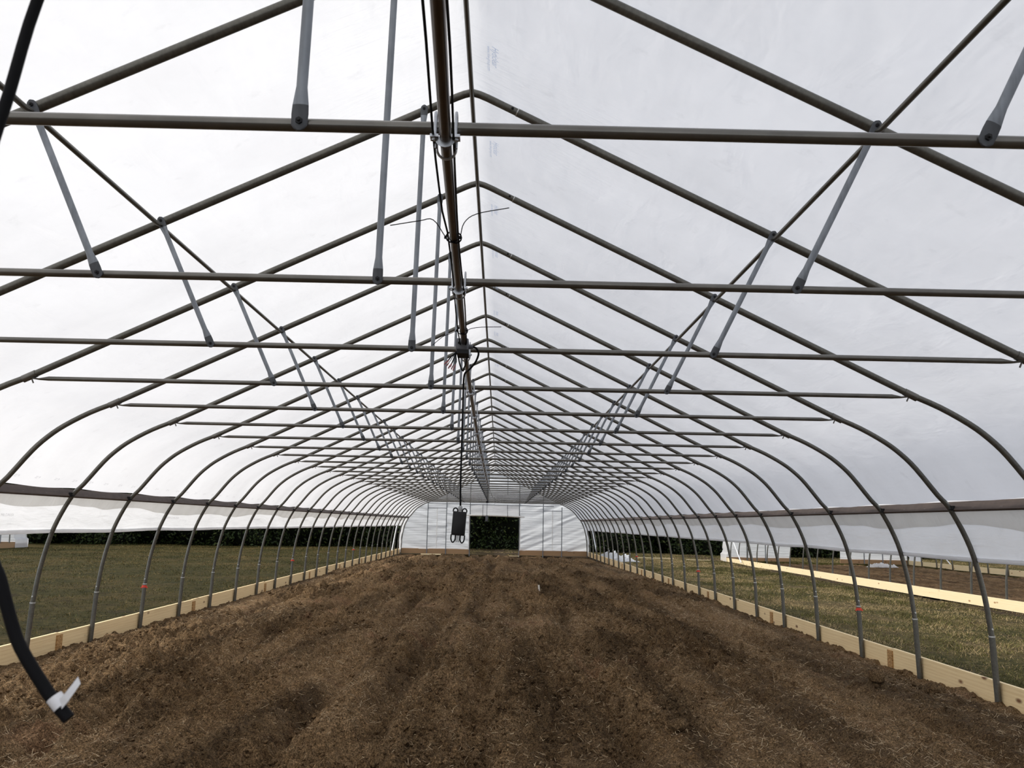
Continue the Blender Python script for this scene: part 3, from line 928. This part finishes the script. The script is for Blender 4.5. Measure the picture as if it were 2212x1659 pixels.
# sensor hung on a cord
sn = empty('hanging_sensor', (-.004, 5.20, 1.56))
tag(sn, 'flat black sensor case hung on a cord below the junction box', 'sensor')
sn.rotation_euler = (0, math.radians(3.6), 0)
b = MB(); b.box((0, 0, 0), (.078, .022, .136), bev=.006); inst('case', b.mesh('case', 'plastic_black'), sn)
b = MB(); b.box((0, -.0115, 0), (.066, .004, .120), bev=.0015); inst('front_plate', b.mesh('front_plate', 'plastic_black'), sn)
for sx, sz, hh in ((-1, 1, .020), (1, 1, .020), (-1, -1, .042), (1, -1, .042)):
    w = .012
    pts = [(sx * .026 - w, 0, sz * .064), (sx * .026 - w, 0, sz * (.066 + hh * .55)), (sx * .026 - w * .5, 0, sz * (.066 + hh * .9)), (sx * .026, 0, sz * (.066 + hh)), (sx * .026 + w * .5, 0, sz * (.066 + hh * .9)), (sx * .026 + w, 0, sz * (.066 + hh * .55)), (sx * .026 + w, 0, sz * .064)]
    b = MB(); b.tube(cr(pts, 3), .0044, 6); inst('lug', b.mesh('lug', 'plastic_black'), sn)
for i in range(5):
    b = MB(); b.box((-.010 + i * .005, 0, -.086), (.0022, .012, .040)); inst('vent_fin', b.mesh('vent_fin', 'plastic_black', False), sn)
b = MB(); b.tube([(0, 0, .066), (0, 0, .078)], .011, 8); b.tube([(0, 0, .078), (0, 0, .090), (0, 0, .096), (0, 0, .101)], [.0135, .0135, .011, .007], 10); inst('cable_gland', b.mesh('cable_gland', 'gland_grey'), sn)
# its cord: loop out of the gland, then straight down
pts = cr([(.056, 4.95, PZ - .016), (.074, 4.96, PZ - .020), (.088, 4.97, PZ - .040), (.088, 4.98, PZ - .060), (.072, 5.0, PZ - .095), (.040, 5.05, PZ - .125), (.010, 5.12, PZ - .140), (.001, 5.18, PZ - .18), (0, 5.20, PZ - .26), (0, 5.20, 2.04), (-.001, 5.20, 1.80), (.002, 5.20, 1.655)], 5)
b = MB(); b.tube(pts, .0056, 8)
tag(inst('sensor_cord', b.mesh('sensor_cord', 'cable_black')), 'black cord looping from the junction box down to the black sensor', 'cord')
# second sensor far down the pipe
s2 = empty('hanging_sensor', (-.118, 25.0, 1.70))
tag(s2, 'grey sensor hung far down the tunnel, in front of the doorway', 'sensor')
b = MB(); b.box((0, 0, 0), (.075, .03, .16), bev=.006); inst('case', b.mesh('case', 'plastic_grey'), s2)
b = MB(); b.tube([(0, 0, .08), (0, 0, .10)], .012, 8); inst('cable_gland', b.mesh('cable_gland', 'gland_grey'), s2)
b = MB(); b.box((-.002, 0, .45), (.055, .05, .04), bev=.006); b.tube([(0, 0, .10), (0, 0, PZ - 1.70 - .01)], .006, 6); inst('lead', b.mesh('lead', 'cable_black'), s2)
# thin guy wires fanned out near the end of the pipe
b = MB(); b.tube(cr([(-.07, 24.9, PZ - .02), (-.02, 30, PZ - .10), (.05, 36, PZ - .02), (.02, 43, PZ - .02), (-.1, 46.3, 2.50)], 5), .006, 6)
tag(inst('guy_wire', b.mesh('guy_wire', 'strut_steel')), 'slack grey wire from the end of the overhead pipe to the end wall', 'wire')

# black cord hanging close to the viewer, white tape near its end
cd = empty('dangling_cable', (-.2, .9, 1.4))
tag(cd, 'thick black cord hanging close to the viewer at the left edge', 'cord')
wpts = [(.10, .55, 2.54), (-.10, .80, 2.40), (-.235, .88, 2.22), (-.284, .9, 2.111), (-.303, .9, 2.004), (-.316, .9, 1.93), (-.322, .9, 1.80), (-.305, .9, 1.65), (-.272, .9, 1.53), (-.259, .9, 1.50), (-.246, .9, 1.465), (-.232, .9, 1.435), (-.204, .9, 1.397), (-.192, .9, 1.383), (-.180, .9, 1.371)]
pts = [(p[0] + .2, p[1] - .9, p[2] - 1.4) for p in wpts]
b = MB(); b.tube(cr(pts, 4), .0060, 10); inst('sheath', b.mesh('sheath', 'cable_black'), cd)
b = MB()
t0 = Vector((-.195, 0, 1.388)); t1 = Vector((-.187, 0, 1.378))
a = Vector((.005, 0, -.012 + .000)); 
b.tube([(.004, 0, -.009), (.012, 0, -.018)], .0078, 10)
A = []
for u in np.linspace(0, 1, 6):
    A.append([(.012 + .016 * u + .003 * w, -.006 - .004 * math.sin(u * 3), -.010 + .011 * u + .010 * u * u - .009 * w * (1 - .3 * u)) for w in np.linspace(0, 1, 4)])
b.grid(A)
inst('tape_flag', b.mesh('tape_flag', 'white_tape'), cd)['label'] = 'white tape wrapped round the cord near its end'

# ================================================================== SMALL THINGS ON THE SOIL
def lump(name, seed, r, mat='soil', sq=(1, 1, .75)):
    n1, n2 = 9, 12
    V = []; F = []
    rr = np.random.default_rng(seed)
    ph = rr.random(3) * 10
    for i in range(n1 + 1):
        th = math.pi * i / n1
        for j in range(n2):
            q = 2 * math.pi * j / n2
            d = Vector((math.sin(th) * math.cos(q), math.sin(th) * math.sin(q), math.cos(th)))
            k = .72 + .55 * float(vn(np.array([d.x * 2 + ph[0] + d.z]), np.array([d.y * 2 + ph[1] - d.z]), seed)[0]) + .18 * (rr.random() - .5) * (1 if 0 < i < n1 else 0)
            V.append((d.x * r * k * sq[0], d.y * r * k * sq[1], d.z * r * k * sq[2]))
    for i in range(n1):
        for j in range(n2):
            F.append((i * n2 + j, (i + 1) * n2 + j, (i + 1) * n2 + (j + 1) % n2, i * n2 + (j + 1) % n2))
    b = MB(); b.add(V, F); return b.mesh(name, mat, True)
big = [(-.347, 10.45, .075, 'wide dark soil clod left of the middle furrow, on its own'), (.288, 8.30, .058, 'rounded dark clod in the middle of the foreground soil'), (1.017, 9.70, .070, 'tall angular clod right of centre with a smaller one at its foot'),
       (.915, 9.50, .045, 'small clod at the foot of the tall angular clod'), (4.05, 9.30, .085, 'big dark clod near the right hand boards in the foreground'), (4.45, 8.9, .075, 'crumbly clod heaped against the right hand boards'), (1.62, 7.05, .06, 'pale clod in the lower right foreground soil')]
for i, (x, y, r, lab) in enumerate(big):
    z = float(soil_h(np.array([x]), np.array([y]))[0])
    tag(inst('soil_clod', lump('soil_clod', 100 + i, r * 1.15), None, (x, y, z + r * .48)), lab, 'clod', 'larger clods on the soil')
# countless crumbs and straw bits: one object each
NB = 70000
yy = 5.7 * np.exp(RNG.random(NB) ** 1.25 * math.log(40 / 5.7)); xx = RNG.uniform(-4.7, 4.7, NB)
keep = vn(xx * .8 + 3, yy * .35, 12) * .9 + .5 * vn(xx * 3, yy * 2, 71) + .45 * RNG.random(NB) > 1.0
xx, yy = xx[keep][:26000], yy[keep][:26000]
base = np.array([(0, 0, 1), (0, 0, -1), (1, 0, 0), (-1, 0, 0), (0, 1, 0), (0, -1, 0), (.6, .6, .6), (-.6, .6, .6), (.6, -.6, .6), (-.6, -.6, .6)])
tri = np.array([(0, 6, 7), (0, 7, 9), (0, 9, 8), (0, 8, 6), (2, 6, 8), (4, 7, 6), (3, 9, 7), (5, 8, 9), (2, 4, 6), (4, 3, 7), (3, 5, 9), (5, 2, 8), (1, 4, 2), (1, 3, 4), (1, 5, 3), (1, 2, 5)])
sz = (.005 + .016 * RNG.random(len(xx)) ** 3.5) * (1 + yy / 22)
zz = soil_h(xx, yy) + sz * .15
V = base[None] * sz[:, None, None] * RNG.uniform(.6, 1.35, (len(xx), 10, 3)) + np.stack([xx, yy, zz], -1)[:, None]
F = tri[None] + (np.arange(len(xx)) * 10)[:, None, None]
tag(inst('soil_crumbs', np_mesh('soil_crumbs', V.reshape(-1, 3), F.reshape(-1, 3), 'soil', False)), 'loose crumbs of dark soil scattered over the bed', 'soil', kind='stuff')
NS = 20000
yy = 5.6 * np.exp(RNG.random(NS) ** 1.1 * math.log(42 / 5.6)); xx = RNG.uniform(-4.6, 4.6, NS)
keep = vn(xx * 1.1 + 9, yy * .5, 72) + .5 * RNG.random(NS) > .62
xx, yy = xx[keep], yy[keep]; n = len(xx)
ang = RNG.uniform(0, math.pi, n); L = RNG.uniform(.012, .042, n) * RNG.choice([1, 1, 1, 1, 2.0], n); wd = RNG.uniform(.0006, .0016, n) * (1 + yy / 14)
zz = soil_h(xx, yy) + .010; tl = RNG.normal(0, .35, n)
d = np.stack([np.cos(ang) * np.cos(tl), np.sin(ang) * np.cos(tl), np.abs(np.sin(tl))], -1) * L[:, None]
sd = np.stack([-np.sin(ang), np.cos(ang), 0 * ang], -1) * wd[:, None]; up = np.zeros_like(sd); up[:, 2] = wd * 1.2
c = np.stack([xx, yy, zz], -1)
mid = d * .5 + np.stack([-np.sin(ang), np.cos(ang), 0 * ang], -1) * (L * RNG.normal(0, .12, n))[:, None]
ring = lambda q: [q - sd, q + sd, q + up]
V = np.stack(ring(c) + ring(c + mid) + ring(c + d), 1)
ff = np.array([(0, 1, 4, 3), (1, 2, 5, 4), (2, 0, 3, 5), (3, 4, 7, 6), (4, 5, 8, 7), (5, 3, 6, 8)])
F = ff[None] + (np.arange(n) * 9)[:, None, None]
tag(inst('straw_bits', np_mesh('straw_bits', V.reshape(-1, 3), F.reshape(-1, 4), 'straw', False)), 'dry straw and root bits strewn over the soil', 'straw', kind='stuff')

# marker stake
st = empty('marker_stake', (1.20, 21.2, float(soil_h(np.array([1.2]), np.array([21.2]))[0]) + .01))
tag(st, 'short white marker stake with a red ribbon in the soil', 'stake')
b = MB(); b.box((-.02, 0, .085), (.040, .02, .20), Matrix.Rotation(-.1, 3, 'Y')); inst('stick', b.mesh('stick', 'stake_white', False), st)
b = MB(); b.box((-.035, -.02, .02), (.07, .02, .03)); b.box((-.10, -.02, .022), (.09, .012, .012)); inst('ribbon', b.mesh('ribbon', 'red_tape', False), st)
# scraps of lumber near the doorway
def scrap(x, y, L, ang, lab, w=.09, t=.03, mat='pine_pale', z=None):
    b = MB(); b.box((0, 0, 0), (L, w, t))
    zz = z if z is not None else max(float(soil_h(np.array([x]), np.array([y]))[0]) if y < YE and abs(x) < 4.7 else float(ground_h(np.array([x]), np.array([y]))[0]), -.3) + t / 2 + .015
    tag(inst('lumber_scrap', b.mesh('lumber_scrap', mat, False), None, (x, y, zz), (0, 0, ang)), lab, 'lumber', 'offcuts of lumber')
scrap(-3.15, 45.6, 1.0, .12, 'pale offcut lying before the left end wall board', .14, .06)
scrap(.98, 43.9, .48, -.08, 'short pale offcut on the soil at the right of the doorway', .05, .03)
scrap(8.35, 47.2, 1.9, -.35, 'thin lumber length lying on the grass beyond the right boards')
scrap(10.3, 45.9, 1.2, -.25, 'shorter lumber length on the grass by the neighbouring tunnel corner')

# crumpled white film heaps
def heap(name, L, W, H, seed):
    rr = np.random.default_rng(seed)
    n1, n2 = 90, 24
    A = []
    for i in range(n1):
        u = i / (n1 - 1)
        row = []
        for j in range(n2):
            v = j / (n2 - 1)
            e = math.sin(math.pi * v) ** .7 * math.sin(math.pi * min(1, u * 1.02)) ** .5
            hgt = float(vn(np.array([u * 7 + seed]), np.array([v * 3]), seed)[0]) * .5 + abs(float(vn(np.array([u * 17]), np.array([v * 7 + seed]), seed + 1)[0]) - .5) * .9 + float(vn(np.array([u * 37]), np.array([v * 19 + seed]), seed + 2)[0]) * .25
            row.append(((u - .5) * L + .12 * (hgt - .5), (v - .5) * W + .35 * W * (hgt - .5), H * e * hgt))
        A.append(row)
    b = MB(); b.grid(A); return b.mesh(name, 'fold_film', True)
tag(inst('film_heap', heap('film_heap', 4.4, .8, .50, 3), None, (5.75, 43.4, -.03), (0, 0, -1.35)), 'crumpled white film heaped on the grass outside the far right boards', 'plastic film')
tag(inst('film_heap', heap('film_heap', 1.5, .5, .32, 5), None, (18.4, 43.0, -.12), (0, 0, .2)), 'small crumpled film heap on the soil of the right neighbouring tunnel', 'plastic film')

# ================================================================== NEIGHBOURING TUNNELS
def neighbour(cx, y_near, lab, detail=True, zoff=-.13):
    t = empty('neighbouring_tunnel', (cx, 0, zoff))
    tag(t, lab, 'tunnel')
    V, F = skin(y_near, YE + .03, 6)
    inst('cover', np_mesh('cover', V, F, 'roof_film'), t)
    k1 = int((YE - y_near) / SP)
    for j in range(k1 + 1):
        y = YE - j * SP
        h = empty('hoop', (0, y, 0)); h.parent = t
        inst('apex_pipe', ME_APEX, h)
        for s in (-1, 1):
            ra, bo, po, ri, cl = HALF[s]
            inst('rafter', ra, h); inst('bow', bo, h); inst('ground_post', po, h)
    for s in (-1, 1):
        for j in range(0, k1, 3):
            inst('plank', ME_PL3S if detail else ME_PL3D, t, (s * BX, YE - (j + 1.5) * SP, .118))
        b = MB(); b.box((0, (y_near + YE) / 2, 0), (.032, YE - y_near, .088), Matrix.Rotation(s * math.radians(28), 3, 'Y'))
        inst('hip_rail', b.mesh('hip_rail', 'rail_steel', False), t, (s * 4.439, 0, 1.80))
        A = []
        for z in np.linspace(1.8, 1.42, 5):
            A.append([(s * side_pt(z, .034), y, z) for y in np.linspace(y_near, YE - SP, 8)])
        b = MB(); b.grid(A); inst('side_curtain', b.mesh('side_curtain', 'curtain_film'), t)
        A = []
        for y in np.linspace(-SP * .8, .05, 6):
            A.append([(s * (max(hoop_x(z) + .03, BX + .06 if z < .45 else 0) + (vn(np.array([z * 8]), np.array([y * 2.0 + s + cx]), 63)[0] - .5) * .05), YE + y, z) for z in np.linspace(1.80, -.02, 26)])
        b = MB(); b.grid(A); inst('corner_flap', b.mesh('corner_flap', 'fold_film'), t)
        if detail:
            b = MB(); b.tube([(s * 4.93, YE - 4.2, .12), (s * 4.86, YE - 2.0, 1.45)], .024, 8); inst('crank_pole', b.mesh('crank_pole', 'white_pipe'), t)
    for x0, x1 in ((-4.73, -1.28), (1.28, 4.73)):
        A = []
        for z in np.linspace(.22, RIDGE_Z, 20):
            hw = hoop_x(z); a = max(x0, -hw); c = min(x1, hw)
            if a > c: a = c = max(-hw, min(hw, (x0 + x1) / 2))
            A.append([(x, YE + .03 + (vn(np.array([x * 1.5 + z]), np.array([z * 5.0]), 65)[0] - .5) * .04, z) for x in np.linspace(a, c, 8)])
        b = MB(); b.grid(A); inst('end_film', b.mesh('end_film', 'end_film'), t)
        inst('plank', plank_mesh(x1 - x0, 'pine_cross', .25, .038, 0), t, ((x0 + x1) / 2, YE + .045, .118))
        for x in (x0 * .5 + x1 * .5 - .5, x0 * .5 + x1 * .5 + .45):
            b = MB(); b.box((x, YE, 1.35), (.04, .04, 2.9)); inst('frame_post', b.mesh('frame_post', 'strut_steel', False), t)
    A = []
    for z in np.linspace(2.0, RIDGE_Z - .02, 6):
        hw = min(1.28, hoop_x(z)); A.append([(x, YE + .03, z) for x in np.linspace(-hw, hw, 6)])
    b = MB(); b.grid(A); inst('end_film', b.mesh('end_film', 'end_film'), t)
    return t
ME_PL3S = plank_mesh(3 * SP, 'pine_pale'); ME_PL3D = plank_mesh(3 * SP, 'pine_cross')
nb = neighbour(16.42, -3.0, 'white film tunnel next door on the right, seen under the right curtain')
xs = np.linspace(-4.76, 4.76, 130); ys = np.linspace(-3, YE, 330)
X, Y = np.meshgrid(xs, ys)
Z = soil_h(X + 31.7, Y + 11.3) + (vn(X * 6, Y * 6, 81) - .5) * .09
sb = inst('soil_bed', np_mesh('soil_bed', np.stack([X, Y, Z], -1).reshape(-1, 3), grid_faces(330, 130), 'soil'), nb)
neighbour(-28.45, 36.5, 'white film tunnel at the far left edge, beyond the grass', False, -.06)

# ================================================================== HEDGEROW
def bush_mesh(seed, n=9500):
    r = np.random.default_rng(seed)
    # crown made of lobes
    lobes = [(r.uniform(-1.5, 1.5), r.uniform(-.9, .9), r.uniform(.6, 4.6), r.uniform(.8, 1.5)) for _ in range(11)] + [(-.7, .2, 1.2, 1.35), (.7, .2, 1.3, 1.35), (0, .2, 2.6, 1.5)] + [(x, -.5, .35, .75) for x in (-1.6, -.8, 0, .8, 1.6)]
    lo = np.array(lobes); ix = r.integers(0, len(lo), n)
    dv = r.normal(size=(n, 3)); dv /= np.linalg.norm(dv, axis=1)[:, None]
    rad = lo[ix, 3] * r.uniform(.75, 1.08, n)
    c = lo[ix, :3] + dv * rad[:, None]; c[:, 2] = np.abs(c[:, 2]) * .98 + .02
    nrm = dv + r.normal(0, .6, (n, 3)); nrm /= np.linalg.norm(nrm, axis=1)[:, None]
    a = np.cross(nrm, r.normal(size=(n, 3))); a /= np.linalg.norm(a, axis=1)[:, None]
    b_ = np.cross(nrm, a)
    s = r.uniform(.045, .095, n)[:, None]
    V = np.stack([c - a * s * 1.3, c - b_ * s * .6, c + a * s * 1.3, c + b_ * s * .6], 1).reshape(-1, 3)
    F = np.arange(n * 4).reshape(n, 4)
    col = np.array([.022, .034, .008])[None] * r.uniform(.4, 1.5, (n, 1)) * np.array([1, 1, 1])[None]
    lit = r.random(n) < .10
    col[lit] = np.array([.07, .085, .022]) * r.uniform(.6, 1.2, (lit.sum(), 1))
    col = np.concatenate([np.repeat(col, 4, 0), np.ones((n * 4, 1))], 1)
    me = np_mesh('foliage', V, F, 'leaves', False, col)
    core = MB()  # near-black blobs filling the lobes, standing in for shade inside the bush
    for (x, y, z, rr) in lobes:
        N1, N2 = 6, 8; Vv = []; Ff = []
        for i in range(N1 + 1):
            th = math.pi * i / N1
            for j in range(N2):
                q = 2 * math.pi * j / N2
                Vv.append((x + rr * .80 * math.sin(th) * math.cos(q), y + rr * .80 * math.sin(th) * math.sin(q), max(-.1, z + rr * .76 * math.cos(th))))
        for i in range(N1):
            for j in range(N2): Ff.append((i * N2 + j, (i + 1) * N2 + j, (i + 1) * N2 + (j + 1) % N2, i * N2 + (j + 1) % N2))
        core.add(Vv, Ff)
    return me, core.mesh('shade_core', 'leaf_core_shade', True)
BUSH = [bush_mesh(300 + i) for i in range(5)]
i = 0
x = -44.0
while x < 46:
    fm, cm = BUSH[i % 5]
    yb = 57.6 + random.uniform(-.7, .7) - (2.2 if x < -18 else 0)
    sc_ = random.uniform(.95, 1.25)
    t = empty('hedge_bush', (x, yb, -.12))
    t.rotation_euler = (0, 0, random.choice([0, math.pi]) + random.uniform(-.3, .3)); t.scale = (sc_, sc_, sc_)
    side = 'seen left of the far doorway' if x < -3 else ('seen through the far doorway' if x < 3.2 else 'seen right of the far doorway')
    tag(t, 'dense dark green hedgerow bush at the field end, ' + side, 'bush', 'hedgerow bushes ' + side)
    inst('foliage', fm, t); inst('shade_core', cm, t)
    x += random.uniform(2.3, 2.9); i += 1

# ================================================================== GRASS BLADES (uncountable)
def blades(n, region, seed):
    r = np.random.default_rng(seed)
    x0, x1, y0, y1 = region
    y = y0 + (y1 - y0) * r.random(n) ** 1.5
    x = r.uniform(x0, x1, n)
    z = ground_h(x, y)
    dist = np.hypot(x, y)
    keep = vn(x * .9, y * .9, 90) + .6 * r.random(n) + .5 * (vn(x * 2.6, y * 1.6, 93) - .5) - .55 * np.clip(1 - (np.abs(x) - 4.9) / 1.0, 0, 1) - .55 * np.clip(1 - np.abs(x - 11.62) / .9, 0, 1) * (y < 46.4) > .45
    x, y, z, dist = x[keep], y[keep], z[keep], dist[keep]; n = len(x)
    patch = .5 * vn(x * .45, y * .45, 91) + .5 * vn(x * 1.9, y * 1.1, 92)
    h = r.uniform(.010, .046, n) * (.35 + 1.5 * vn(x * 2.6, y * 1.6, 93)) * (.7 + patch * .8); w = r.uniform(.0009, .0021, n) * (1 + dist / 9)
    ang = r.uniform(0, 2 * math.pi, n); lean = r.normal(0, 1.5, n) * h
    la = r.uniform(0, 2 * math.pi, n)
    p = np.stack([x, y, z - .005], -1)
    s = np.stack([np.cos(ang), np.sin(ang), 0 * ang], -1) * w[:, None]
    tip = p + np.stack([np.cos(la) * lean, np.sin(la) * lean, h], -1)
    V = np.stack([p - s, p + s, tip], 1).reshape(-1, 3)
    g = np.array([.132, .120, .031]); st_ = np.array([.380, .280, .138]); dk = np.array([.074, .066, .019])
    u = r.random(n) + (patch - .5) * -2.0 + (.14 if x0 > 0 else 0)
    if x0 < -5: g, st_, dk = g * np.array([.58, .58, .44]), st_ * np.array([.54, .50, .36]), dk * .66
    col = np.where((u > .72)[:, None], st_, np.where((u < .28)[:, None], dk, g)) * r.uniform(.65, 1.35, (n, 1))
    col = np.concatenate([np.repeat(col, 3, 0), np.ones((n * 3, 1))], 1)
    return V, col
parts = [blades(190000, (4.86, 11.5, 7.5, 46), 1), blades(170000, (-23, -4.86, 8, 56), 2), blades(14000, (-2.5, 2.5, 46.6, 57), 3), blades(30000, (5, 26, 46, 58), 4), blades(20000, (21.2, 32, 30, 56), 5)]
V = np.concatenate([q[0] for q in parts]); C = np.concatenate([q[1] for q in parts])
tag(inst('grass', np_mesh('grass', V, np.arange(len(V)).reshape(-1, 3), 'blades', False, C)), 'short green and straw grass on the meadow outside', 'grass', kind='stuff')
